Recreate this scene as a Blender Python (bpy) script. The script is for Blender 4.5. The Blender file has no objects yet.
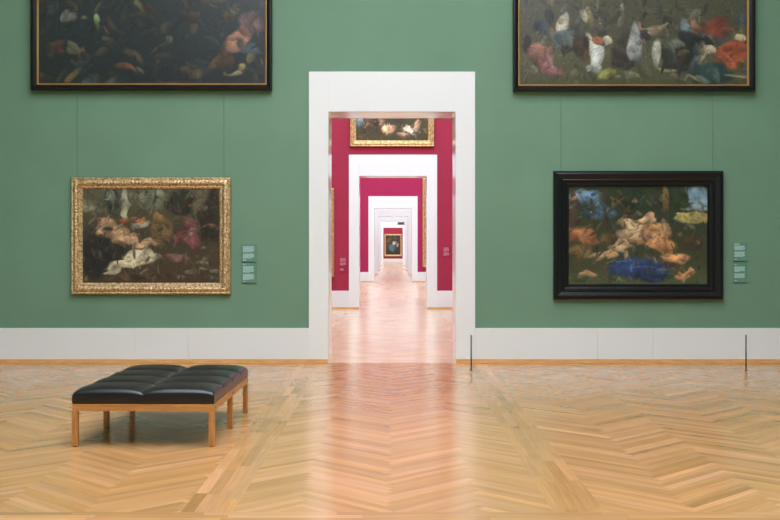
import bpy, bmesh, math, random
import numpy as np
from mathutils import Vector
random.seed(7)
C = bpy.context.scene
COL = C.collection

# ------------------------------------------------------------------ measures
FPX = 1100.0                       # focal length in pixels of a 780 px wide frame
VX, VY = 393.0, 248.5              # vanishing point of the enfilade
EYE = 1.6
CAMY = -15.385
THICK = 0.75                       # thickness of the walls between the rooms
WALLS = [0.0, 13.6, 36.6, 49.9, 63.1, 85.8, 105.2]   # front faces of the cross walls
OPEN_HW, OPEN_Z = 0.888, 3.51      # doorway opening
CAS_HW, CAS_Z = 1.161, 4.07        # casing
CEIL = 8.6
HALF = [6.5, 6.6, 6.6, 6.6, 6.6, 6.6, 6.6]            # half widths of the rooms
BACKY = -17.6

def wx(px, Y, off=0.0):            # world x of a photo column measured on the plane Y
    return (px - VX) * (Y - off - CAMY) / FPX
def wz(py, Y, off=0.0):
    return EYE + (VY - py) * (Y - off - CAMY) / FPX

# ------------------------------------------------------------------ helpers
def s2l(r, g, b):
    f = lambda c: (c/255/12.92) if c/255 <= .04045 else ((c/255+.055)/1.055)**2.4
    return (f(r), f(g), f(b), 1.0)

def mat(name, col, rough=.5, metal=0, spec=.5, bump=None, coat=0, coat_rough=.1, var=None):
    m = bpy.data.materials.new(name); m.use_nodes = True
    n = m.node_tree.nodes; l = m.node_tree.links
    b = n['Principled BSDF']
    b.inputs['Base Color'].default_value = col
    b.inputs['Roughness'].default_value = rough
    b.inputs['Metallic'].default_value = metal
    b.inputs['Specular IOR Level'].default_value = spec
    b.inputs['Coat Weight'].default_value = coat
    b.inputs['Coat Roughness'].default_value = coat_rough
    tc = n.new('ShaderNodeTexCoord')
    if bump:
        sc, st, dist = bump
        t = n.new('ShaderNodeTexNoise'); t.inputs['Scale'].default_value = sc
        t.inputs['Detail'].default_value = 5
        l.new(tc.outputs['Object'], t.inputs['Vector'])
        bp = n.new('ShaderNodeBump'); bp.inputs['Strength'].default_value = st
        bp.inputs['Distance'].default_value = dist
        l.new(t.outputs['Fac'], bp.inputs['Height']); l.new(bp.outputs['Normal'], b.inputs['Normal'])
    if var:
        sc, amt = var
        t = n.new('ShaderNodeTexNoise'); t.inputs['Scale'].default_value = sc
        t.inputs['Detail'].default_value = 4
        l.new(tc.outputs['Object'], t.inputs['Vector'])
        mr = n.new('ShaderNodeMapRange')
        mr.inputs['From Min'].default_value = .3; mr.inputs['From Max'].default_value = .7
        mr.inputs['To Min'].default_value = 1-amt; mr.inputs['To Max'].default_value = 1+amt
        l.new(t.outputs['Fac'], mr.inputs['Value'])
        mx = n.new('ShaderNodeVectorMath'); mx.operation = 'SCALE'
        mx.inputs[0].default_value = col[:3]
        l.new(mr.outputs['Result'], mx.inputs['Scale'])
        l.new(mx.outputs['Vector'], b.inputs['Base Color'])
    return m

def link(name, bm, m, parent=None, smooth=False):
    me = bpy.data.meshes.new(name)
    bmesh.ops.recalc_face_normals(bm, faces=bm.faces)
    bm.to_mesh(me); bm.free()
    if m: me.materials.append(m)
    if smooth:
        for p in me.polygons: p.use_smooth = True
    o = bpy.data.objects.new(name, me); COL.objects.link(o)
    if parent: o.parent = parent
    return o

def struct(o, label=None):
    o['kind'] = 'structure'
    if label: o['label'] = label
    return o

def thing(name, label, cat, loc, group=None):
    o = bpy.data.objects.new(name, None); COL.objects.link(o)
    o.empty_display_size = .1
    o.location = loc; o['label'] = label; o['category'] = cat
    if group: o['group'] = group
    return o

def box(bm, x0, x1, y0, y1, z0, z1, bev=0):
    r = bmesh.ops.create_cube(bm, size=1)
    for v in r['verts']:
        v.co = Vector(((x0+x1)/2 + v.co.x*(x1-x0), (y0+y1)/2 + v.co.y*(y1-y0), (z0+z1)/2 + v.co.z*(z1-z0)))
    if bev:
        es = list({e for v in r['verts'] for e in v.link_edges})
        bmesh.ops.bevel(bm, geom=es, offset=bev, segments=2, affect='EDGES', profile=.5)

def cyl(bm, x, y, z0, z1, r, seg=16, r2=None):
    q = bmesh.ops.create_cone(bm, cap_ends=True, segments=seg, radius1=r, radius2=r if r2 is None else r2, depth=z1-z0)
    for v in q['verts']: v.co += Vector((x, y, (z0+z1)/2))

# ------------------------------------------------------------------ materials
M = {}
M['green'] = mat('green_wall_paint', (.152, .277, .190, 1), .75, bump=(60, .05, .004), var=(1.1, .05))
M['red'] = mat('raspberry_wall_cloth', (.36, .016, .056, 1), .8, bump=(60, .05, .004), var=(1.2, .04))
M['magenta'] = mat('magenta_wall_cloth', (.39, .010, .080, 1), .8, bump=(60, .05, .004), var=(1.2, .04))
M['casing'] = mat('white_lacquered_casing', (.84, .84, .865, 1), .42, bump=(14, .03, .003))
M['jamb'] = mat('polished_white_jamb', (.82, .81, .81, 1), .15, bump=(1.2, .1, .004))
M['plinth'] = mat('white_plinth_paint', (.81, .81, .835, 1), .4, bump=(9, .03, .003))
M['ceiling'] = mat('white_ceiling_paint', (.8, .8, .8, 1), .9, var=(2, .02))
M['black'] = mat('ebonised_black_wood', (.007, .007, .009, 1), .3, spec=.4, bump=(40, .03, .002), var=(30, .2))
M['gilt'] = mat('thin_gilt_fillet', (.62, .36, .15, 1), .42, metal=.7, bump=(120, .2, .002))
M['cord'] = mat('green_painted_cord', (.09, .19, .14, 1), .6, var=(30, .1))
M['post'] = mat('dark_grey_steel', (.10, .10, .11, 1), .4, metal=.6, var=(20, .1))
M['leather'] = mat('black_leather', (.009, .009, .011, 1), .3, bump=(260, .12, .0015), var=(40, .15))
M['thread'] = mat('black_seam_piping', (.012, .012, .016, 1), .3, var=(40, .15))
M['sign'] = mat('dark_grey_sign', (.16, .19, .19, 1), .5, var=(8, .1))
M['signface'] = mat('pale_sign_strip', (.5, .55, .52, 1), .5, var=(8, .1))

def gold_mat(name, base, dark, scale):
    m = mat(name, base, .38, metal=.6)
    n = m.node_tree.nodes; l = m.node_tree.links; b = n['Principled BSDF']
    tc = n['Texture Coordinate'] if 'Texture Coordinate' in n else n.new('ShaderNodeTexCoord')
    v = n.new('ShaderNodeTexVoronoi'); v.inputs['Scale'].default_value = scale
    l.new(tc.outputs['Object'], v.inputs['Vector'])
    t = n.new('ShaderNodeTexNoise'); t.inputs['Scale'].default_value = scale*.6; t.inputs['Detail'].default_value = 6
    l.new(tc.outputs['Object'], t.inputs['Vector'])
    r = n.new('ShaderNodeValToRGB')
    r.color_ramp.elements[0].position = .38; r.color_ramp.elements[0].color = dark
    r.color_ramp.elements[1].position = .58; r.color_ramp.elements[1].color = base
    l.new(t.outputs['Fac'], r.inputs['Fac']); l.new(r.outputs['Color'], b.inputs['Base Color'])
    bp = n.new('ShaderNodeBump'); bp.inputs['Strength'].default_value = .5; bp.inputs['Distance'].default_value = .006
    l.new(v.outputs['Distance'], bp.inputs['Height']); l.new(bp.outputs['Normal'], b.inputs['Normal'])
    return m
M['gold'] = gold_mat('carved_gilding', (.80, .58, .33, 1), (.36, .21, .09, 1), 60)
M['gold2'] = gold_mat('bright_carved_gilding', (.88, .66, .34, 1), (.55, .36, .14, 1), 30)

def wood_mat(name, a, b_, rough=.4, axis=(1, 12, 12)):
    m = mat(name, a, rough)
    n = m.node_tree.nodes; l = m.node_tree.links; b = n['Principled BSDF']
    tc = n.new('ShaderNodeTexCoord'); mp = n.new('ShaderNodeMapping'); mp.inputs['Scale'].default_value = axis
    t = n.new('ShaderNodeTexNoise'); t.inputs['Scale'].default_value = 5; t.inputs['Detail'].default_value = 6
    t.inputs['Distortion'].default_value = .6
    l.new(tc.outputs['Object'], mp.inputs['Vector']); l.new(mp.outputs['Vector'], t.inputs['Vector'])
    r = n.new('ShaderNodeValToRGB')
    r.color_ramp.elements[0].position = .35; r.color_ramp.elements[0].color = b_
    r.color_ramp.elements[1].position = .65; r.color_ramp.elements[1].color = a
    l.new(t.outputs['Fac'], r.inputs['Fac']); l.new(r.outputs['Color'], b.inputs['Base Color'])
    return m
M['wood_x'] = wood_mat('oiled_beech_across', s2l(206, 150, 88), s2l(178, 116, 58), .4, (1, 14, 14))
M['wood_y'] = wood_mat('oiled_beech_along', s2l(206, 150, 88), s2l(178, 116, 58), .4, (14, 1, 14))
M['wood_z'] = wood_mat('oiled_beech_upright', s2l(208, 150, 86), s2l(178, 114, 56), .4, (14, 14, 1))
M['skirting'] = wood_mat('orange_oak_skirting', s2l(236, 186, 124), s2l(218, 158, 92), .4, (1, 10, 10))

# floor: the plank colour and its grain run come from the mesh (one colour per board)
def floor_mat():
    m = mat('varnished_oak_parquet', (.5, .3, .15, 1), .2)
    n = m.node_tree.nodes; l = m.node_tree.links; b = n['Principled BSDF']
    at = n.new('ShaderNodeAttribute'); at.attribute_name = 'board'
    uv = n.new('ShaderNodeUVMap'); uv.uv_map = 'grain'
    mp = n.new('ShaderNodeMapping'); mp.inputs['Scale'].default_value = (2.2, 42, 1)
    t = n.new('ShaderNodeTexNoise'); t.inputs['Scale'].default_value = 1; t.inputs['Detail'].default_value = 5
    l.new(uv.outputs['UV'], mp.inputs['Vector']); l.new(mp.outputs['Vector'], t.inputs['Vector'])
    mr = n.new('ShaderNodeMapRange'); mr.inputs['From Min'].default_value = .3; mr.inputs['From Max'].default_value = .7
    mr.inputs['To Min'].default_value = .86; mr.inputs['To Max'].default_value = 1.1
    l.new(t.outputs['Fac'], mr.inputs['Value'])
    sc = n.new('ShaderNodeVectorMath'); sc.operation = 'SCALE'
    l.new(at.outputs['Color'], sc.inputs[0]); l.new(mr.outputs['Result'], sc.inputs['Scale'])
    l.new(sc.outputs['Vector'], b.inputs['Base Color'])
    tc = n.new('ShaderNodeTexCoord')
    w = n.new('ShaderNodeTexNoise'); w.inputs['Scale'].default_value = 2.2; w.inputs['Detail'].default_value = 3
    l.new(tc.outputs['Object'], w.inputs['Vector'])
    rr = n.new('ShaderNodeMapRange'); rr.inputs['From Min'].default_value = .35; rr.inputs['From Max'].default_value = .65
    rr.inputs['To Min'].default_value = .20; rr.inputs['To Max'].default_value = .26
    l.new(w.outputs['Fac'], rr.inputs['Value']); l.new(rr.outputs['Result'], b.inputs['Roughness'])
    b.inputs['Specular IOR Level'].default_value = .5
    b.inputs['Coat Weight'].default_value = .36; b.inputs['Coat IOR'].default_value = 1.5
    l.new(rr.outputs['Result'], b.inputs['Coat Roughness'])
    return m
M['floor'] = floor_mat()

def emit_mat(name, col, s):
    m = bpy.data.materials.new(name); m.use_nodes = True
    n = m.node_tree.nodes; l = m.node_tree.links; n.clear()
    e = n.new('ShaderNodeEmission'); e.inputs['Color'].default_value = col; e.inputs['Strength'].default_value = s
    o = n.new('ShaderNodeOutputMaterial'); l.new(e.outputs[0], o.inputs[0])
    return m

# ------------------------------------------------------------------ parquet
def clip_rect(poly, x0, x1, y0, y1):
    def half(p, ax, lim, keep_less):
        out = []
        for i in range(len(p)):
            a, b = p[i], p[(i+1) % len(p)]
            ia = (a[ax] <= lim) if keep_less else (a[ax] >= lim)
            ib = (b[ax] <= lim) if keep_less else (b[ax] >= lim)
            if ia: out.append(a)
            if ia != ib:
                t = (lim - a[ax]) / (b[ax] - a[ax])
                out.append(tuple(a[k] + t*(b[k]-a[k]) for k in range(4)))
        return out
    for ax, lim, kl in ((0, x1, True), (0, x0, False), (1, y1, True), (1, y0, False)):
        if len(poly) < 3: return []
        poly = half(poly, ax, lim, kl)
    return poly
FV, FF, FC, FU = [], [], [], []
rf = random.Random(3)
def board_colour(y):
    base = (200, 147, 95) if y < 0 else (230, 194, 162)  # boards past the first doorway paler: bright sheen put into their colour
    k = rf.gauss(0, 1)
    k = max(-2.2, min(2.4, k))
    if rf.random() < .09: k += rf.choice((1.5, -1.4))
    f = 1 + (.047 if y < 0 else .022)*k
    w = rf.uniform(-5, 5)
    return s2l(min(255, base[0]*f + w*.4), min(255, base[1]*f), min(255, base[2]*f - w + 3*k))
def add_board(poly, y):
    if len(poly) < 3: return
    a = 0
    for i in range(1, len(poly)-1):
        a += (poly[i][0]-poly[0][0])*(poly[i+1][1]-poly[0][1]) - (poly[i+1][0]-poly[0][0])*(poly[i][1]-poly[0][1])
    if abs(a) < 1e-5: return
    if a < 0: poly = poly[::-1]
    i0 = len(FV)
    for p in poly:
        FV.append((p[0], p[1], 0.0)); FU.append((p[2], p[3]))
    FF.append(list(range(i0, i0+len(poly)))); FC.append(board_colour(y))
def herring(x0, x1, y0, y1, phase, L=.8, W=.064):
    s = math.sqrt(.5)
    P = L*math.sqrt(2)
    for j in range(int((x0-phase)/P)-2, int((x1-phase)/P)+3):
        cx = phase + j*P
        k0 = int(y0/(W*math.sqrt(2)))-24; k1 = int(y1/(W*math.sqrt(2)))+6
        if cx + P < x0 or cx - P > x1: continue
        for k in range(k0, k1):
            for hv in (0, 1):
                if hv == 0: q = [(k*W, k*W), (k*W+L, k*W), (k*W+L, k*W+W), (k*W, k*W+W)]
                else: q = [(k*W, k*W+W), (k*W+W, k*W+W), (k*W+W, k*W+W+L), (k*W, k*W+W+L)]
                ru, rv = rf.uniform(0, 50), rf.uniform(0, 50)
                pl = []
                for (a, b) in q:
                    X = (a-b)*s + cx; Y = (a+b)*s
                    u, v = (a-k*W, b-k*W) if hv == 0 else (b-k*W, a-k*W)
                    pl.append((X, Y, u+ru, v+rv))
                pl = clip_rect(pl, x0, x1, y0, y1)
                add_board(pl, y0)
def straight(x0, x1, y0, y1, along='y', W=.08, L=.8):
    if along == 'y':
        n = max(1, round((x1-x0)/W)); w = (x1-x0)/n
        for i in range(n):
            y = y0 - rf.uniform(0, L)
            while y < y1:
                ru = rf.uniform(0, 50)
                a, b = max(y, y0), min(y+L, y1)
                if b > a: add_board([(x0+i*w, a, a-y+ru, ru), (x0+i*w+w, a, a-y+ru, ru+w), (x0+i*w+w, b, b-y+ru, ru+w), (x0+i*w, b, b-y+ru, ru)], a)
                y += L
    else:
        n = max(1, round((y1-y0)/W)); w = (y1-y0)/n
        for i in range(n):
            x = x0 - rf.uniform(0, L)
            while x < x1:
                ru = rf.uniform(0, 50)
                a, b = max(x, x0), min(x+L, x1)
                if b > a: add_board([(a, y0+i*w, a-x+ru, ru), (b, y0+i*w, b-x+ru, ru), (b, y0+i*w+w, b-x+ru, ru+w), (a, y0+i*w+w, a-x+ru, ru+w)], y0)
                x += L
def room_floor(y0, y1, hw, trans=()):
    cuts = [y0] + [c for c in trans] + [y1]
    ys = []
    a = y0
    for c in trans:
        ys.append((a, c-.14)); straight(-hw, hw, c-.14, c+.14, 'x'); a = c+.14
    ys.append((a, y1-.16)); straight(-hw, hw, y1-.16, y1, 'x')
    for (a, b) in ys:
        herring(-.97, .97, a, b, 0.0)
        straight(.97, 1.29, a, b); straight(-1.29, -.97, a, b)
        herring(1.29, hw, a, b, 1.29+.5657); herring(-hw, -1.29, a, b, -1.29-.5657)
room_floor(BACKY, 0, HALF[0], (-8.85,))
straight(-OPEN_HW-.02, OPEN_HW+.02, 0, THICK, 'x')
room_floor(THICK, WALLS[1], HALF[1])
for i in range(1, 6):
    a, b = WALLS[i], WALLS[i]+THICK
    straight(-OPEN_HW-.02, OPEN_HW+.02, a, b, 'x')
    straight(-HALF[i+1], HALF[i+1], b, WALLS[i+1], 'y', W=.26, L=1.6)
me = bpy.data.meshes.new('floor'); me.from_pydata(FV, [], FF); me.update()
ca = me.color_attributes.new('board', 'FLOAT_COLOR', 'CORNER')
uvl = me.uv_layers.new(name='grain')
cd, ud = [], []
for f, c in zip(FF, FC):
    for vi in f: cd.extend(c); ud.extend(FU[vi])
ca.data.foreach_set('color', cd); uvl.data.foreach_set('uv', ud)
me.materials.append(M['floor'])
o = bpy.data.objects.new('floor', me); COL.objects.link(o); struct(o, 'varnished oak floor laid in herringbone with straight border strips')
# subfloor just below the boards
bm = bmesh.new(); box(bm, -9, 9, BACKY-.4, WALLS[-1]+1, -.2, -.004)
struct(link('floor', bm, M['wood_x']), 'timber subfloor under the oak boards')

# ------------------------------------------------------------------ room shells
def shell(i):
    y0 = BACKY if i == 0 else WALLS[i-1]+THICK
    y1 = WALLS[i]; hw = HALF[i]
    col = M['green'] if i == 0 else (M['red'] if i in (1, 5, 6) else M['magenta'])
    for s, nm in ((-1, 'left'), (1, 'right')):
        bm = bmesh.new(); box(bm, *(sorted((s*hw, s*(hw+.3)))), y0-.2, y1+.0, 0, CEIL)
        struct(link('wall_'+nm, bm, col))
        bm = bmesh.new(); box(bm, *(sorted((s*hw, s*(hw-.03)))), y0, y1, .07, .488, .004)
        struct(link('baseboard_'+nm, bm, M['plinth']))
        bm = bmesh.new(); box(bm, *(sorted((s*hw, s*(hw-.045)))), y0, y1, 0, .07, .004)
        struct(link('trim_'+nm, bm, M['skirting']))
    # coved ceiling and its glazed skylight
    c = i
    dx, dy = (3.9, max(1.5, (y1-y0)/2-3.2)) if i == 0 else (4.3, (y1-y0)/2-1.6)
    cy = (y0+y1)/2
    bm = bmesh.new()
    box(bm, -hw-.3, -dx, y0-.2, y1, CEIL, CEIL+.3); box(bm, dx, hw+.3, y0-.2, y1, CEIL, CEIL+.3)
    box(bm, -dx, dx, y0-.2, cy-dy, CEIL, CEIL+.3); box(bm, -dx, dx, cy+dy, y1, CEIL, CEIL+.3)
    struct(link('ceiling', bm, M['ceiling']))
    bm = bmesh.new(); box(bm, -dx, dx, cy-dy, cy+dy, CEIL+.12, CEIL+.16)
    w = link('window_%d' % (i+1), bm, emit_mat('frosted_skylight_glass', LCOL[i], LSTR[i]))
    struct(w, 'frosted glass skylight glowing with daylight')
    bm = bmesh.new()
    nx = 6; ny = max(2, int(round(dy*2/1.5)))
    for k in range(nx+1):
        x = -dx+.03 + k*(2*dx-.06)/nx; box(bm, x-.03, x+.03, cy-dy, cy+dy, CEIL+.02, CEIL+.12)
    for k in range(ny+1):
        y = cy-dy+.03 + k*(2*dy-.06)/ny; box(bm, -dx, dx, y-.03, y+.03, CEIL+.03, CEIL+.11)
    fr = link('glazing_bar', bm, M['ceiling'], w)
LSTR = [7.1, 6.1, 5.2, 5.5, 5.5, 5.5, 5.8]
LCOL = [(.91, .96, 1.03, 1)] + [(.83, 1.06, 1.13, 1)]*6
for i in range(7): shell(i)

# wall behind the camera
bm = bmesh.new(); box(bm, -HALF[0]-.3, HALF[0]+.3, BACKY-.3, BACKY, 0, CEIL)
struct(link('wall_front', bm, M['green']))
bm = bmesh.new(); box(bm, -HALF[0], HALF[0], BACKY, BACKY+.03, .07, .488, .004)
struct(link('baseboard_front', bm, M['plinth']))
bm = bmesh.new(); box(bm, -HALF[0], HALF[0], BACKY, BACKY+.045, 0, .07, .004)
struct(link('trim_front', bm, M['skirting']))

def cross_wall(i):
    y = WALLS[i]; last = i == len(WALLS)-1
    hwf = HALF[i]; hwb = HALF[min(i+1, 6)]
    cx = -.014 if i == 0 else 0.0
    front = M['green'] if i == 0 else (M['red'] if i in (1, 5, 6) else M['magenta'])
    back = M['red'] if i in (0, 4, 5) else M['magenta']
    h = OPEN_HW+.02
    def leaf(ya, yb, m, nm, hw):
        bm = bmesh.new()
        if last: box(bm, -hw-.3, hw+.3, ya, yb, 0, CEIL)
        else:
            box(bm, -hw-.3, cx-h, ya, yb, 0, CEIL); box(bm, cx+h, hw+.3, ya, yb, 0, CEIL)
            box(bm, cx-h, cx+h, ya, yb, OPEN_Z+.02, CEIL)
        struct(link(nm, bm, m))
    leaf(y, y+THICK/2, front, 'wall_back', hwf)
    if not last: leaf(y+THICK/2, y+THICK, back, 'wall_front', hwb)
    def dado(yf, d, hw, nm):
        # stone-like plinth slabs with fine joints; the slabs' joints as in the photo on the green wall
        joints = {0: [wx(135, 0), wx(189, 0), wx(597, 0), wx(652.5, 0)]}.get(i if d < 0 else -1, [-3.6, 3.6])
        spans = [(-hw, hw)] if last and d < 0 else [(-hw, cx-CAS_HW), (cx+CAS_HW, hw)]
        bm = bmesh.new()
        for a, b in spans:
            cs = [a] + [j for j in joints if a < j < b] + [b]
            for p, q in zip(cs, cs[1:]):
                box(bm, p+.0008, q-.0008, *sorted((yf, yf+d*.03)), .0555, .488, .0025)
        struct(link('baseboard_'+nm, bm, M['plinth']))
        bm = bmesh.new()
        sp2 = spans if (last and d < 0) else [(-hw, cx-OPEN_HW-.004), (cx+OPEN_HW+.004, hw)]
        for a, b in sp2: box(bm, a, b, *sorted((yf, yf+d*.045)), 0, .055, .002)
        struct(link('trim_'+nm, bm, M['skirting']))
    dado(y, -1, hwf, 'back')
    if not last: dado(y+THICK, 1, hwb, 'front')
    if last: return
    bm = bmesh.new()
    for (ya, yb) in ((y-.032, y), (y+THICK, y+THICK+.032)):
        box(bm, cx-CAS_HW, cx-OPEN_HW, ya, yb, .0555, CAS_Z, .003)
        box(bm, cx+OPEN_HW, cx+CAS_HW, ya, yb, .0555, CAS_Z, .003)
        box(bm, cx-OPEN_HW, cx+OPEN_HW, ya, yb, OPEN_Z, CAS_Z, .003)
    d = struct(link('door_%d' % (i+1), bm, M['casing']), 'flat white casing around the doorway')
    bm = bmesh.new()
    box(bm, cx-OPEN_HW-.02, cx-OPEN_HW, y-.030, y+THICK+.030, 0, OPEN_Z+.02)
    box(bm, cx+OPEN_HW, cx+OPEN_HW+.02, y-.030, y+THICK+.030, 0, OPEN_Z+.02)
    box(bm, cx-OPEN_HW, cx+OPEN_HW, y-.030, y+THICK+.030, OPEN_Z, OPEN_Z+.02)
    link('jamb', bm, M['jamb'], d)
for i in range(7): cross_wall(i)

# ------------------------------------------------------------------ paintings
def paint(W, H, bg, blobs, seed, strokes=9000, jit=.08, size=.55, angle=0.4, accents=380):
    """loose oil-sketch of soft colour masses: bg = [(v, colour)] from bottom up, blobs = (u, v, ru, rv, angle, soft, colour)"""
    rng = np.random.default_rng(seed)
    v, u = np.mgrid[0:H, 0:W]; u = u/(W-1); v = v/(H-1)
    asp = W/H
    def noise(freq, sd):
        r = np.random.default_rng(sd); g = r.random((int(freq)+3, int(freq*asp)+4))
        a = v*freq; b = u*freq*asp
        i = a.astype(int); j = b.astype(int); fa = a-i; fb = b-j
        fa = fa*fa*(3-2*fa); fb = fb*fb*(3-2*fb)
        return (g[i, j]*(1-fa)*(1-fb) + g[i+1, j]*fa*(1-fb) + g[i, j+1]*(1-fa)*fb + g[i+1, j+1]*fa*fb)
    n1 = noise(5, seed+1)-.5; n2 = noise(11, seed+2)-.5; n3 = noise(24, seed+3)-.5
    img = np.zeros((H, W, 3))
    vv = np.clip(v + .10*n1, 0, 1)
    ks = [b[0] for b in bg]
    for c in range(3): img[..., c] = np.interp(vv, ks, [b[1][c] for b in bg])
    n7 = noise(7, seed+9)-.5
    for (bu, bv, ru, rv, an, soft, colr) in blobs:
        du = (u-bu)*asp + .07*n1 + .045*n2; dv = v-bv + .06*n7 + .035*n2
        ca_, sa = math.cos(an), math.sin(an)
        x = (du*ca_+dv*sa)/(ru*asp); y = (-du*sa+dv*ca_)/rv
        d = np.sqrt(x*x+y*y) + .16*n3
        a = np.clip((1-d)/max(soft*.6, .02), 0, 1)[..., None]
        shade = (1.03 - .18*np.clip(d, 0, 1)**2 + .16*np.clip(y, -1, 1) + .55*n2 + .4*n3)[..., None]
        img = img*(1-a) + np.array(colr)[None, None]*shade*a
    pal = [np.array(b[6], float) for b in blobs] + [np.array(b[1], float) for b in bg]
    for _ in range(accents):
        bu, bv = rng.random(), rng.random(); i, j = int(bv*(H-1)), int(bu*(W-1))
        here = img[i, j]; c = pal[rng.integers(len(pal))]
        k = rng.uniform(.1, .4) if rng.random() < .9 else .7
        c = here*(1-k) + c*k*rng.uniform(.5, 1.1)
        ru, rv, an = rng.uniform(.008, .05), rng.uniform(.007, .026), rng.uniform(-1.6, 1.6)
        du = (u-bu)*asp + .02*n2 + .01*n3; dv = v-bv + .012*n3
        x = (du*math.cos(an)+dv*math.sin(an))/(ru*asp); y = (-du*math.sin(an)+dv*math.cos(an))/rv
        a = np.clip((1-np.sqrt(x*x+y*y))/.35, 0, 1)[..., None]
        img = img*(1-a) + c*(1+.25*np.clip(y, -1, 1))[..., None]*a
    ref = img.copy()
    ang = (noise(3, seed+5)-.5)*5 + angle
    for _ in range(strokes):
        cy = rng.integers(0, H); cx = rng.integers(0, W)
        L = rng.uniform(2.5, 8)*size; w = rng.uniform(.8, 2.0)*size
        t = ang[cy, cx] + rng.normal(0, .3)
        R = int(L)+2
        y0, y1 = max(0, cy-R), min(H, cy+R+1); x0, x1 = max(0, cx-R), min(W, cx+R+1)
        yy, xx = np.mgrid[y0:y1, x0:x1]; yy = yy-cy; xx = xx-cx
        a = xx*math.cos(t)+yy*math.sin(t); b = -xx*math.sin(t)+yy*math.cos(t)
        m = ((a/L)**2+(b/w)**2) < 1
        c = ref[cy, cx]*(1+rng.normal(0, jit*1.6)) + rng.normal(0, jit*18, 3)*.35
        img[y0:y1, x0:x1][m] = img[y0:y1, x0:x1][m]*.45 + c*.55
    img = np.clip(img, 3, 250)
    l = img/255
    l = np.where(l <= .04045, l/12.92, ((l+.055)/1.055)**2.4)
    return l

def canvas_mat():
    m = mat('varnished_oil_paint', (.2, .2, .2, 1), .38, bump=(160, .1, .001), coat=.25, coat_rough=.2)
    n = m.node_tree.nodes; l = m.node_tree.links
    at = n.new('ShaderNodeAttribute'); at.attribute_name = 'paint'
    l.new(at.outputs['Color'], n['Principled BSDF'].inputs['Base Color'])
    return m
M['canvas'] = canvas_mat()

def canvas(parent, w, h, px, args, y=-.03, lab=None):
    H = max(24, int(px*h/w)); W = px
    im = paint(W, H, **args)
    xs = np.linspace(-w/2, w/2, W); zs = np.linspace(0, h, H)
    V = np.zeros((H, W, 3)); V[..., 0] = xs[None]; V[..., 2] = zs[:, None]; V[..., 1] = y
    idx = np.arange(W*H).reshape(H, W)
    F = np.stack([idx[:-1, :-1], idx[:-1, 1:], idx[1:, 1:], idx[1:, :-1]], -1).reshape(-1, 4)
    nv = W*H
    # the stretcher behind the painted face gives the canvas its depth
    b = [(-w/2, -.004, 0), (w/2, -.004, 0), (w/2, -.004, h), (-w/2, -.004, h)]
    verts = V.reshape(-1, 3).tolist() + b
    faces = F.tolist() + [[nv+3, nv+2, nv+1, nv],
        [nv, nv+1, int(idx[0, -1]), int(idx[0, 0])], [nv+1, nv+2, int(idx[-1, -1]), int(idx[0, -1])],
        [nv+2, nv+3, int(idx[-1, 0]), int(idx[-1, -1])], [nv+3, nv, int(idx[0, 0]), int(idx[-1, 0])]]
    me = bpy.data.meshes.new('canvas'); me.from_pydata(verts, [], faces); me.update()
    ca = me.color_attributes.new('paint', 'FLOAT_COLOR', 'POINT')
    c = np.ones((nv+4, 4), dtype=np.float32); c[:nv, :3] = im.reshape(-1, 3); c[nv:, :3] = .1
    ca.data.foreach_set('color', c.ravel())
    me.materials.append(M['canvas'])
    o = bpy.data.objects.new('canvas', me); COL.objects.link(o); o.parent = parent
    return o

def ring(name, parent, w, h, prof, m, z0=0.0, seg=1, mod=None, smooth=False, label=None):
    """mitred moulding: prof = [(inset, depth from wall)] from the outer back edge to the inner back edge"""
    bm = bmesh.new()
    cs = [(-w/2, z0), (w/2, z0), (w/2, z0+h), (-w/2, z0+h)]
    dirs = [(1, 0), (0, 1), (-1, 0), (0, -1)]; inn = [(0, 1), (-1, 0), (0, -1), (1, 0)]
    ringv = []
    for sde in range(4):
        L = w if sde % 2 == 0 else h
        n = max(1, int(L/seg)) if seg < 1 else 1
        for k in range(n):
            t = k/n
            row = []
            for pi, (ins, dep) in enumerate(prof):
                # run between the two mitres at this inset
                s = ins + t*(L-2*ins)
                x = cs[sde][0] + dirs[sde][0]*s + inn[sde][0]*ins
                z = cs[sde][1] + dirs[sde][1]*s + inn[sde][1]*ins
                dd = dep + (mod(t*L, pi, L) if mod else 0)
                row.append(bm.verts.new((x, -dd, z)))
            ringv.append(row)
    N = len(ringv)
    for a in range(N):
        r0, r1 = ringv[a], ringv[(a+1) % N]
        for p in range(len(prof)):
            q = (p+1) % len(prof)
            bm.faces.new((r0[p], r1[p], r1[q], r0[q]))
    o = link(name, bm, m, parent, smooth)
    if label: o['label'] = label
    return o

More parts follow.
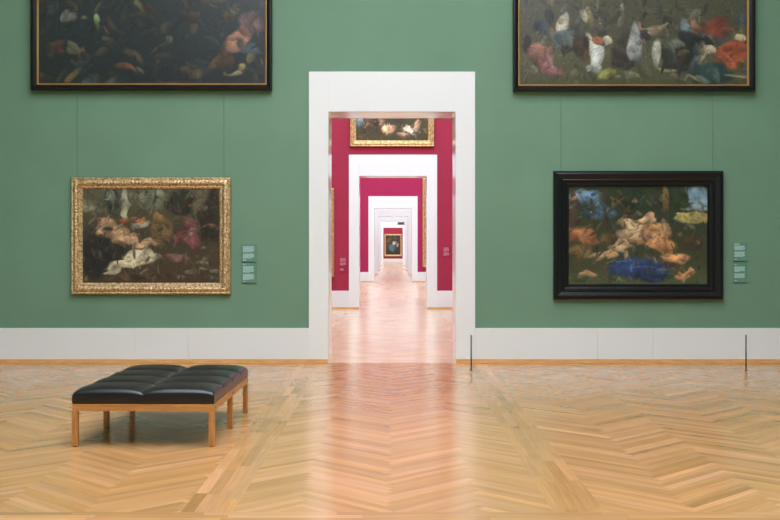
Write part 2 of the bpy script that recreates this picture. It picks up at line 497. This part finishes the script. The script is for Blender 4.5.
def painting(label, x0, x1, zb, zt, Y, kind, fw, fil, px, args, depth=.09, group=None, gap=.003):
    w, h = x1-x0, zt-zb
    t = thing('painting', label, 'painting', ((x0+x1)/2, Y-gap, zb), group)
    iw = fw
    if kind == 'carved':
        prof = [(0, 0), (0, depth*.55), (fw*.06, depth*.8), (fw*.14, depth*.84), (fw*.18, depth*.70), (fw*.24, depth*.78),
                (fw*.36, depth*1.0), (fw*.48, depth*1.06), (fw*.60, depth*.94), (fw*.70, depth*.72), (fw*.76, depth*.60),
                (fw*.80, depth*.66), (fw*.88, depth*.62), (fw*1.0, depth*.42), (fw*1.0, 0)]
        def mod(s, pi, L):
            if 5 <= pi <= 9:
                a = abs(math.sin(s*math.pi/.052 + (pi-7)*.55))
                b = .5+.5*math.sin(s*math.pi/.026 + pi*1.9)
                return .013*a*(1-abs(pi-7)/3.2) - .007 + .004*b
            if pi in (11, 12): return .004*math.sin(s*2*math.pi/.02)
            return 0
        ring('frame', t, w, h, prof, M['gold'] if depth < .1 else M['gold2'], seg=.009 if w > .5 and Y < 1 else .03, mod=mod, smooth=True)
    else:
        if kind == 'stepped':
            prof = [(0, 0), (0, depth*.62), (fw*.05, depth*.70), (fw*.12, depth*.72), (fw*.15, depth*.86), (fw*.22, depth*.90),
                    (fw*.27, depth*.80), (fw*.52, depth*.66), (fw*.56, depth*.80), (fw*.61, depth*.84), (fw*.66, depth*.76),
                    (fw*.70, depth*.60), (fw*.84, depth*.52), (fw*.88, depth*.62), (fw*.94, depth*.62), (fw, depth*.45), (fw, 0)]
        else:
            prof = [(0, 0), (0, depth*.8), (fw*.10, depth*.95), (fw*.35, depth), (fw*.50, depth*.9), (fw*.60, depth*.70), (fw*.9, depth*.55), (fw, depth*.5), (fw, 0)]
        ring('frame', t, w, h, prof, M['black'])
    if fil:
        ring('gilt_fillet', t, w-2*fw, h-2*fw, [(0, 0), (0, depth*.48), (fil*.4, depth*.52), (fil, depth*.36), (fil, 0)], M['gilt'], z0=fw, label='thin gilded inner fillet')
        iw = fw+fil
    c = canvas(t, w-2*iw+.004, h-2*iw+.004, px, args)
    c.location = (0, 0, iw-.002)
    return t

# --- the generic oil sketches (plain colour masses, no copied design)
A_left = dict(bg=[(0, (66, 50, 36)), (.25, (70, 56, 40)), (.5, (64, 54, 42)), (.75, (78, 70, 52)), (1, (94, 88, 68))], seed=11, angle=-.5, blobs=[
    # a dim room: window, dark table, rumpled linen, warm fruit and cloth
    (.12, .30, .22, .26, .2, .5, (34, 31, 33)), (.05, .80, .06, .22, 1.5, .4, (122, 118, 96)), (.22, .88, .06, .17, 0, .3, (60, 68, 64)),
    (.22, .88, .012, .17, 0, .2, (132, 128, 108)), (.22, .88, .06, .012, 0, .2, (132, 128, 108)), (.32, .84, .03, .20, 0, .2, (150, 146, 124)),
    (.52, .90, .09, .16, 0, .3, (112, 112, 94)), (.52, .90, .012, .16, 0, .2, (66, 66, 54)), (.72, .84, .11, .14, 0, .35, (44, 39, 33)),
    (.85, .86, .035, .20, 0, .3, (96, 90, 72)), (.95, .70, .07, .34, 0, .5, (42, 36, 30)), (.94, .58, .05, .05, 0, .3, (98, 70, 44)),
    (.24, .52, .19, .10, -.2, .5, (176, 138, 106)), (.16, .60, .10, .10, .3, .5, (196, 154, 118)), (.34, .47, .11, .06, -.1, .5, (204, 164, 128)),
    (.42, .62, .10, .05, .1, .5, (136, 128, 108)), (.38, .69, .035, .045, 0, .4, (170, 104, 80)), (.43, .67, .03, .04, 0, .4, (164, 112, 66)),
    (.30, .64, .035, .045, 0, .4, (150, 84, 52)), (.48, .42, .12, .05, .2, .5, (176, 138, 104)),
    (.42, .27, .14, .10, .1, .4, (202, 192, 162)), (.30, .19, .16, .06, .1, .3, (192, 182, 150)), (.22, .12, .07, .035, 0, .4, (168, 156, 128)),
    (.52, .30, .07, .04, -.4, .4, (158, 148, 122)), (.58, .56, .09, .17, 0, .5, (112, 88, 56)), (.56, .70, .05, .07, 0, .4, (138, 104, 62)),
    (.78, .58, .07, .15, .1, .4, (126, 78, 78)), (.82, .44, .05, .10, .3, .4, (106, 60, 62)), (.72, .50, .04, .12, -.2, .4, (96, 46, 48)),
    (.88, .60, .03, .20, .1, .4, (46, 34, 28)), (.70, .28, .12, .05, -.1, .5, (116, 84, 74)),
    (.92, .13, .06, .022, -.1, .3, (120, 120, 98)), (.80, .12, .05, .020, -.1, .3, (112, 112, 90)), (.88, .20, .05, .018, -.1, .3, (116, 114, 92)),
    (.72, .08, .05, .02, -.1, .3, (104, 100, 80)), (.94, .05, .05, .02, 0, .3, (110, 108, 88)), (.40, .06, .25, .05, 0, .5, (72, 52, 36))])
A_right = dict(bg=[(0, (78, 84, 54)), (.2, (62, 64, 42)), (.45, (56, 58, 38)), (.75, (44, 52, 36)), (1, (52, 60, 44))], seed=23, angle=.6, blobs=[
    # woodland clearing: sky between dark crowns, warm rocks, a deep blue pool
    (.12, .88, .16, .12, 0, .5, (100, 128, 152)), (.26, .76, .12, .07, -.2, .5, (70, 96, 122)), (.18, .70, .12, .04, 0, .4, (52, 88, 118)),
    (.93, .88, .10, .14, 0, .5, (126, 152, 172)), (.90, .76, .12, .05, 0, .4, (150, 168, 170)), (.88, .66, .14, .05, 0, .3, (178, 162, 96)),
    (.52, .90, .30, .15, 0, .6, (34, 44, 27)), (.80, .84, .07, .12, .4, .5, (36, 48, 28)), (.36, .82, .10, .018, .7, .3, (74, 62, 44)),
    (.42, .76, .09, .014, -.9, .3, (70, 58, 40)), (.69, .86, .025, .20, 0, .3, (112, 96, 56)), (.04, .74, .035, .30, 0, .4, (66, 54, 42)),
    (.28, .80, .016, .26, .1, .3, (60, 48, 34)), (.11, .52, .10, .10, 0, .5, (150, 96, 60)), (.15, .44, .07, .05, .2, .4, (128, 80, 50)),
    (.09, .32, .10, .11, 0, .5, (112, 90, 50)), (.28, .46, .08, .08, 0, .6, (88, 70, 44)), (.88, .42, .10, .09, 0, .6, (66, 50, 34)),
    (.46, .52, .14, .10, .15, .4, (206, 172, 134)), (.42, .62, .08, .07, -.2, .4, (222, 188, 148)), (.36, .38, .12, .07, .1, .4, (214, 178, 136)),
    (.26, .28, .11, .05, .1, .4, (204, 166, 124)), (.62, .54, .12, .11, -.1, .4, (196, 142, 96)), (.66, .40, .12, .08, -.15, .4, (186, 130, 84)),
    (.76, .28, .12, .06, -.1, .4, (192, 136, 90)), (.56, .66, .08, .05, .1, .4, (214, 174, 132)), (.50, .44, .10, .03, .1, .4, (150, 108, 72)),
    (.48, .17, .24, .10, .05, .3, (42, 64, 108)), (.56, .11, .18, .08, -.05, .35, (38, 58, 98)), (.40, .22, .10, .012, .05, .3, (66, 98, 156)),
    (.54, .15, .12, .010, 0, .3, (60, 90, 148)), (.60, .08, .07, .010, 0, .3, (22, 40, 80)), (.84, .10, .08, .04, 0, .4, (182, 124, 82)),
    (.14, .10, .08, .035, 0, .4, (190, 146, 108)), (.70, .20, .05, .03, 0, .4, (104, 54, 54)), (.05, .05, .10, .05, 0, .5, (92, 102, 62))])
A_tl = dict(bg=[(0, (30, 34, 38)), (.3, (36, 44, 48)), (.7, (44, 52, 56)), (1, (60, 64, 66))], seed=31, angle=.2, jit=.12, blobs=[
    (.88, .22, .09, .045, .5, .5, (128, 92, 78)), (.94, .30, .07, .05, -.5, .6, (92, 74, 74)), (.80, .12, .07, .03, .9, .6, (92, 70, 50)),
    (.87, .04, .05, .022, 0, .5, (168, 156, 112)), (.90, .08, .025, .03, 0, .5, (140, 124, 82)), (.38, .045, .06, .02, -.3, .5, (116, 78, 56)),
    (.15, .05, .05, .02, .6, .6, (96, 76, 50)), (.11, .32, .05, .03, .2, .6, (106, 106, 100)), (.25, .30, .02, .06, -.2, .5, (118, 132, 88)),
    (.06, .16, .05, .03, 0, .6, (88, 52, 48)), (.60, .02, .10, .012, 0, .6, (60, 48, 40)), (.5, .7, .3, .2, 0, .8, (90, 84, 76)), (.3, .8, .2, .1, .3, .6, (130, 90, 70))])
A_tr = dict(bg=[(0, (70, 68, 44)), (.12, (86, 84, 62)), (.25, (74, 72, 58)), (.5, (80, 78, 64)), (1, (110, 120, 124))], seed=47, angle=.9, jit=.14, blobs=[
    (.11, .09, .10, .05, -.5, .5, (140, 86, 90)), (.05, .16, .06, .05, .2, .5, (180, 124, 110)), (.18, .23, .07, .05, 0, .6, (84, 96, 96)),
    (.08, .26, .05, .04, 0, .6, (60, 66, 80)), (.25, .18, .05, .09, .1, .5, (66, 46, 34)), (.33, .17, .028, .09, 0, .4, (176, 178, 172)),
    (.33, .24, .03, .025, 0, .5, (126, 76, 58)), (.38, .06, .04, .04, 0, .4, (138, 138, 72)), (.44, .17, .06, .09, 0, .6, (54, 44, 38)),
    (.50, .20, .04, .11, -.1, .4, (158, 160, 158)), (.60, .15, .028, .09, 0, .4, (168, 168, 156)), (.60, .28, .03, .03, 0, .5, (130, 110, 92)),
    (.70, .13, .07, .09, -.3, .5, (40, 38, 34)), (.68, .20, .04, .04, .3, .5, (96, 100, 92)), (.74, .24, .05, .07, 0, .5, (34, 36, 40)),
    (.83, .17, .035, .03, 0, .35, (184, 172, 148)), (.93, .15, .07, .10, -.2, .45, (152, 74, 46)), (.95, .245, .035, .025, 0, .4, (206, 188, 148)),
    (.86, .05, .12, .06, 0, .5, (34, 52, 56)), (.86, .30, .06, .06, 0, .6, (110, 56, 44)), (.5, .6, .3, .1, 0, .7, (150, 146, 130))])
rc = random.Random(5)
tones = [(150, 140, 120), (96, 70, 52), (60, 56, 60), (128, 96, 84), (84, 92, 96), (46, 40, 38), (168, 160, 144), (104, 98, 66)]
for k in range(46):      # a loose crowd of upright strokes
    c_, x_, y_ = rc.choice(tones), rc.random(), rc.uniform(.08, .36)
    A_tr['blobs'].insert(k % 7, (x_, y_, rc.uniform(.012, .03), rc.uniform(.03, .075), rc.uniform(-.35, .35), .4, c_))
for k in range(5):
    A_tr['blobs'].append((rc.random(), rc.uniform(.02, .10), rc.uniform(.05, .1), .010, rc.uniform(-.1, .1), .5, (122, 118, 88)))
for k in range(40):
    c_ = rc.choice([(70, 62, 50), (56, 66, 70), (84, 60, 46), (44, 50, 52), (92, 86, 62)])
    A_tl['blobs'].insert(0, (rc.random(), rc.uniform(0, .4), rc.uniform(.02, .06), rc.uniform(.008, .04), rc.uniform(-1.2, 1.2), .7, c_))
A_over = dict(bg=[(0, (74, 66, 36)), (.25, (70, 66, 40)), (.6, (60, 62, 46)), (1, (120, 138, 150))], seed=53, strokes=1500, size=.8, blobs=[
    (.05, .28, .08, .09, 0, .5, (120, 138, 150)), (.20, .26, .12, .12, .5, .5, (86, 66, 44)), (.44, .17, .10, .09, .6, .4, (224, 172, 134)),
    (.34, .30, .05, .12, .2, .5, (204, 150, 114)), (.72, .17, .11, .07, -.5, .4, (228, 206, 182)), (.60, .30, .05, .09, 0, .5, (60, 40, 36)),
    (.85, .25, .05, .13, 0, .5, (212, 164, 128)), (.62, .10, .10, .04, 0, .5, (206, 170, 130)), (.5, .6, .3, .15, 0, .6, (190, 150, 120))])
A_dark = dict(bg=[(0, (60, 46, 30)), (.5, (70, 58, 40)), (1, (50, 48, 40))], seed=61, strokes=900, size=.8, blobs=[
    (.5, .5, .3, .2, .3, .6, (140, 106, 76)), (.3, .7, .15, .12, 0, .6, (90, 96, 96))])
A_end = dict(bg=[(0, (44, 34, 26)), (.5, (54, 46, 34)), (1, (62, 52, 36))], seed=71, strokes=500, size=.6, blobs=[
    (.45, .35, .30, .26, .3, .4, (62, 104, 114)), (.60, .62, .16, .09, .2, .4, (206, 186, 170)), (.80, .50, .10, .12, 0, .5, (190, 160, 150)),
    (.2, .75, .18, .16, 0, .6, (96, 74, 34)), (.66, .85, .10, .10, 0, .5, (66, 60, 60))])

def px_rect(x0, x1, yt, yb, Y, d):
    return wx(x0, Y, d), wx(x1, Y, d), wz(yb, Y, d), wz(yt, Y, d)
# lower left
a, b, zb, zt = px_rect(70.8, 230.4, 177.3, 294.3, 0, .06)
p1 = painting('dusky brown painting in a wide carved gold frame, hung low left of the doorway', a, b, zb, zt, 0, 'carved', 11.6/71.7, 0, 380, A_left, depth=.085)
P1 = (a, b, zt)
a, b, zb, zt = px_rect(553.6, 723.0, 171.0, 299.4, 0, .06)
p2 = painting('painting with deep blue at its foot in a wide black frame, right of the doorway', a, b, zb, zt, 0, 'stepped', 15.2/71.7, 0, 380, A_right, depth=.115)
P2 = (a, b, zt)
a, b, zb, _ = px_rect(30.6, 271.8, 0, 90.0, 0, .09)
painting('huge very dark painting in a slim black frame hung high left of the doorway', a, b, zb, zb+3.0, 0, 'plain', .074, .026, 420, A_tl, depth=.11, gap=.014)
a, b, zb, _ = px_rect(513.2, 755.2, 0, 91.0, 0, .09)
painting('huge crowded painting in a slim black frame, hung high right of the doorway', a, b, zb, zb+3.0, 0, 'plain', .074, .026, 420, A_tr, depth=.11, gap=.014)
# cords of the two lower paintings
for t, xs, top in ((p1, (77.5, 224), P1[2]), (p2, (560.8, 712.5), P2[2])):
    for px in xs:
        bm = bmesh.new(); cyl(bm, wx(px, 0)-t.location.x, -.0035, top-.06-t.location.z, 7.2-t.location.z, .002, 8)
        link('hanging_cord', bm, M['cord'], t)['label'] = 'thin hanging cord against the wall'
# second room, over the doorway and beside it
Y = WALLS[1]
a, b, zb, zt = px_rect(350, 434.2, 90, 146.3, Y, .1)
painting('gold framed painting hung high, directly above the second doorway', a, b, zb, zb+2.0, Y, 'carved', 6.2/38.2, 0, 150, A_over, depth=.12)
a, b, zb, zt = px_rect(270, 333.9, 188, 277, Y, .1)
painting('gold frame edge just showing left of the second doorway on the raspberry wall', a, b, zb, zt, Y, 'carved', .13, 0, 60, A_dark, depth=.12)
Y = WALLS[2]
a, b, zb, zt = px_rect(422.6, 480, 178, 267, Y, .1)
painting('tall gold frame edge on the magenta wall right of the third doorway', a, b, zb, zt, Y, 'carved', .17, 0, 60, A_dark, depth=.14)
Y = WALLS[6]
a, b, zb, zt = px_rect(384.3, 401.8, 234.0, 256.2, Y, .1)
painting('gold framed painting on the end wall, straight through all the doorways', a, b, zb, zt, Y, 'carved', .17, 0, 60, A_end, depth=.14)

# ------------------------------------------------------------------ wall labels
def plate_mat(name, c):
    m = mat(name, c, .15, var=(20, .03)); return m
M['plate_g'] = plate_mat('green_backed_acrylic', (.125, .275, .20, 1))
M['plate_r'] = plate_mat('red_backed_acrylic', (.36, .03, .07, 1))
M['edge'] = mat('dark_green_plate_edge', (.05, .13, .10, 1), .3, var=(20, .03))
M['text_g'] = mat('pale_blue_print', (.46, .64, .66, 1), .5, var=(20, .03))
M['text_r'] = mat('pale_pink_print', (.62, .26, .36, 1), .5, var=(20, .03))
def plaque(label, x0, x1, zb, zt, Y, groups, pm, tm, rows=9):
    w, h = x1-x0, zt-zb
    t = thing('wall_label', label, 'wall label', ((x0+x1)/2, Y, zb))
    bm = bmesh.new(); box(bm, -w/2, w/2, -.012, 0, 0, h, .002); link('plate', bm, pm, t)
    bm = bmesh.new(); box(bm, -w/2, w/2, -.014, 0, -.008, .0, .001); link('ledge', bm, M['edge'] if pm is M['plate_g'] else M['plate_r'], t)
    rr = random.Random(int(x0*100)+int(zb*100))
    for (v0, v1, wid) in groups:
        bm = bmesh.new()
        n = max(1, int(round((v1-v0)*h/.011)))
        for k in range(n):
            z = h*(v0 + (k+.5)*(v1-v0)/n)
            x = -w*.40; end = x + w*.80*wid*(rr.uniform(.9, 1) if k else rr.uniform(.5, .9))
            while x < end:
                l = rr.uniform(.012, .034); l = min(l, end-x)
                if l > .004: box(bm, x, x+l, -.0128, -.0120, z-.0036, z+.0036)
                x += l+.004
        link('printed_paragraph', bm, tm, t)
def plq(label, px, Y, g, pm, tm):
    a, b, zb, zt = px_rect(px[0], px[1], px[2], px[3], Y, .012)
    plaque(label, a, b, zb, zt, Y, g, pm, tm)
plq('upper of the two green text labels beside the gold framed painting', (241.5, 256.5, 244.3, 261.6), 0, [(.05, .12, .3), (.18, .46, .95), (.54, .90, .95)], M['plate_g'], M['text_g'])
plq('lower of the two green text labels beside the gold framed painting', (241.5, 256.5, 263.3, 282.7), 0, [(.05, .10, .3), (.14, .46, .95), (.52, .86, .95), (.90, .96, .4)], M['plate_g'], M['text_g'])
plq('upper of the two green text labels beside the black stepped frame', (733.0, 747.3, 243.0, 260.8), 0, [(.05, .10, .3), (.22, .52, .95), (.60, .86, .95), (.90, .97, .5)], M['plate_g'], M['text_g'])
plq('lower of the two green text labels beside the black stepped frame', (733.0, 747.3, 263.0, 282.2), 0, [(.05, .10, .3), (.22, .46, .95), (.54, .82, .95), (.88, .93, .4)], M['plate_g'], M['text_g'])
plq('upper red text label left of the second doorway', (339.3, 347.6, 257.2, 266.3), WALLS[1], [(.1, .42, .9), (.5, .9, .9)], M['plate_r'], M['text_r'])
plq('lower red text label left of the second doorway', (339.3, 347.6, 268.0, 273.0), WALLS[1], [(.5, .9, .6)], M['plate_r'], M['text_r'])
plq('red text label right of the second doorway', (442.8, 450.6, 246.3, 256.8), WALLS[1], [(.1, .42, .9), (.5, .9, .9)], M['plate_r'], M['text_r'])

# ------------------------------------------------------------------ barrier posts
for px, lab in ((471.2, 'thin dark barrier post standing just right of the doorway'), (746.0, 'thin dark barrier post standing at the far right before the white plinth')):
    py = CAMY + EYE*FPX/(370.6-VY)
    t = thing('barrier_post', lab, 'post', (wx(px, py), py, 0), 'low barrier posts')
    bm = bmesh.new(); cyl(bm, 0, 0, .006, .455, .0095, 16); cyl(bm, 0, 0, .455, .468, .0105, 16, .007); link('rod', bm, M['post'], t, True)
    bm = bmesh.new(); cyl(bm, 0, 0, 0, .008, .02, 20, .016); link('foot', bm, M['post'], t, True)

# ------------------------------------------------------------------ exit sign in the far doorway
Y = WALLS[4]+.3
a, b, zb, zt = px_rect(397.6, 404.4, 222.3, 225.0, Y, 0)
t = thing('exit_sign', 'small dark sign hanging under the far doorway lintel', 'sign', ((a+b)/2, Y, zb))
bm = bmesh.new(); box(bm, (a-b)/2, (b-a)/2, -.03, .03, 0, zt-zb, .006); link('sign_box', bm, M['sign'], t)
bm = bmesh.new(); box(bm, (a-b)/2+.03, (b-a)/2-.03, -.034, -.028, .03, .06); link('sign_strip', bm, M['signface'], t)
for s in (-1, 1):
    bm = bmesh.new(); cyl(bm, s*(b-a)*.35, 0, zt-zb-.002, OPEN_Z-zb, .006, 8); link('hanging_rod', bm, M['post'], t)

# ------------------------------------------------------------------ bench
BX0, BX1 = -2.592, -1.440
BY0 = CAMY + 8.865; BY1 = BY0 + 1.875
RB, RT = .288, .345
bench = thing('bench', 'low black leather bench on a wooden frame standing on the parquet', 'bench', ((BX0+BX1)/2, (BY0+BY1)/2, 0))
hw, hl = (BX1-BX0)/2, (BY1-BY0)/2
LW = .047
for sx in (-1, 1):
    for ky in (-1, 0, 1):
        bm = bmesh.new()
        x0 = sx*hw - (LW if sx > 0 else 0); yc = ky*(hl-LW/2)
        box(bm, x0, x0+LW, yc-LW/2, yc+LW/2, .004, RB+.001 if ky else RB+.001, .003)
        link('leg', bm, M['wood_z'], bench)
        g = bmesh.new(); box(g, x0+.006, x0+LW-.006, yc-LW/2+.006, yc+LW/2-.006, 0, .005)
        link('foot_glide', g, M['post'], bench)
for sy in (-1, 1):
    bm = bmesh.new(); y = sy*(hl-.0125); box(bm, -hw, hw, y-.0125, y+.0125, RB, RT, .002); link('end_rail', bm, M['wood_x'], bench)
for sx in (-1, 1):
    x = sx*(hw-.0125)
    for ky in (-1, 1):
        bm = bmesh.new(); ya, yb = sorted((ky*.0008, ky*(hl-.025))); box(bm, x-.0125, x+.0125, ya, yb, RB, RT, .002); link('side_rail', bm, M['wood_y'], bench)
    for yb in (-.03, .03, -(hl-.05), hl-.05):
        bm = bmesh.new()
        q = bmesh.ops.create_cone(bm, cap_ends=True, segments=12, radius1=.006, radius2=.005, depth=.006)
        for v in q['verts']: v.co = Vector((sx*(hw+.0015) + v.co.z*sx, yb+v.co.y, RT-.028+v.co.x))
        link('bolt_head', bm, M['post'], bench)
bm = bmesh.new(); box(bm, -hw+.025, hw-.025, -hl+.025, hl-.025, RT-.03, RT-.004)  # closed dark panel, added to deepen the shade under the bench
link('shade_panel', bm, M['thread'], bench)
bench.rotation_euler = (0, 0, -.014); bench.location.x += .014
# eight puffy pads, two across and four along
def pad(x0, x1, y0, y1, z0, hs, dome):
    bm = bmesh.new(); N = 22
    def prof(t): return 1 - abs(t)**3.2
    grid = []
    for j in range(N+1):
        row = []
        for i in range(N+1):
            u = math.sin((2*i/N-1)*math.pi/2); v = math.sin((2*j/N-1)*math.pi/2)
            e = .011
            d = (max(0, prof(u))**.45)*(max(0, prof(v))**.5)
            z = z0 + hs - .010 + .010*min(1, d*4) + dome*d
            x = (x0+x1)/2 + u*(x1-x0)/2; y = (y0+y1)/2 + v*(y1-y0)/2
            row.append(bm.verts.new((x, y, z)))
        grid.append(row)
    for j in range(N):
        for i in range(N): bm.faces.new((grid[j][i], grid[j][i+1], grid[j+1][i+1], grid[j+1][i]))
    loop = grid[0][:-1] + [r[-1] for r in grid[:-1]] + grid[-1][:0:-1] + [r[0] for r in grid[:0:-1]]
    cx, cy = (x0+x1)/2, (y0+y1)/2
    prev = loop
    levels = [(hs*.80, 1.0), (hs*.55, 1.004), (hs*.25, 1.0), (.0, .985)]
    for (dz, sc) in levels:
        cur = [bm.verts.new((cx+(v.co.x-cx)*sc, cy+(v.co.y-cy)*sc, z0+dz)) for v in loop]
        n = len(loop)
        for k in range(n): bm.faces.new((prev[k], prev[(k+1) % n], cur[(k+1) % n], cur[k]))
        prev = cur
    bm.faces.new(prev)
    return bm
nx, ny = 2, 4
pw, pl_ = 2*hw/nx, 2*hl/ny
for i in range(nx):
    for j in range(ny):
        x0 = -hw+i*pw; y0 = -hl+j*pl_
        o = link('seat_pad', pad(x0+.001, x0+pw-.001, y0+.001, y0+pl_-.001, RT+.001, .078, .060), M['leather'], bench, True)
bm = bmesh.new()
q = bmesh.ops.create_cone(bm, cap_ends=True, segments=10, radius1=.004, radius2=.004, depth=2*hl-.01)
for v in q['verts']: v.co = Vector((v.co.x, v.co.z, v.co.y+RT+.079))
link('centre_piping', bm, M['thread'], bench, True)

# ------------------------------------------------------------------ world, camera
w = bpy.data.worlds.new('daylight'); C.world = w; w.use_nodes = True
w.node_tree.nodes['Background'].inputs['Color'].default_value = (.8, .88, 1, 1)
w.node_tree.nodes['Background'].inputs['Strength'].default_value = .5
cam = bpy.data.cameras.new('camera'); co = bpy.data.objects.new('camera', cam); COL.objects.link(co)
co.location = (0, CAMY, EYE); co.rotation_euler = (math.pi/2, 0, 0)
cam.sensor_width = 36; cam.sensor_fit = 'HORIZONTAL'; cam.lens = 36*FPX/780
cam.shift_x = -(VX-390)/780; cam.shift_y = -(260-VY)/780
cam.clip_start = .05; cam.clip_end = 400
C.camera = co
vs = C.view_settings
vs.view_transform = 'Standard'; vs.look = 'None'; vs.gamma = 1; vs.use_curve_mapping = False
vs.exposure = 0.0
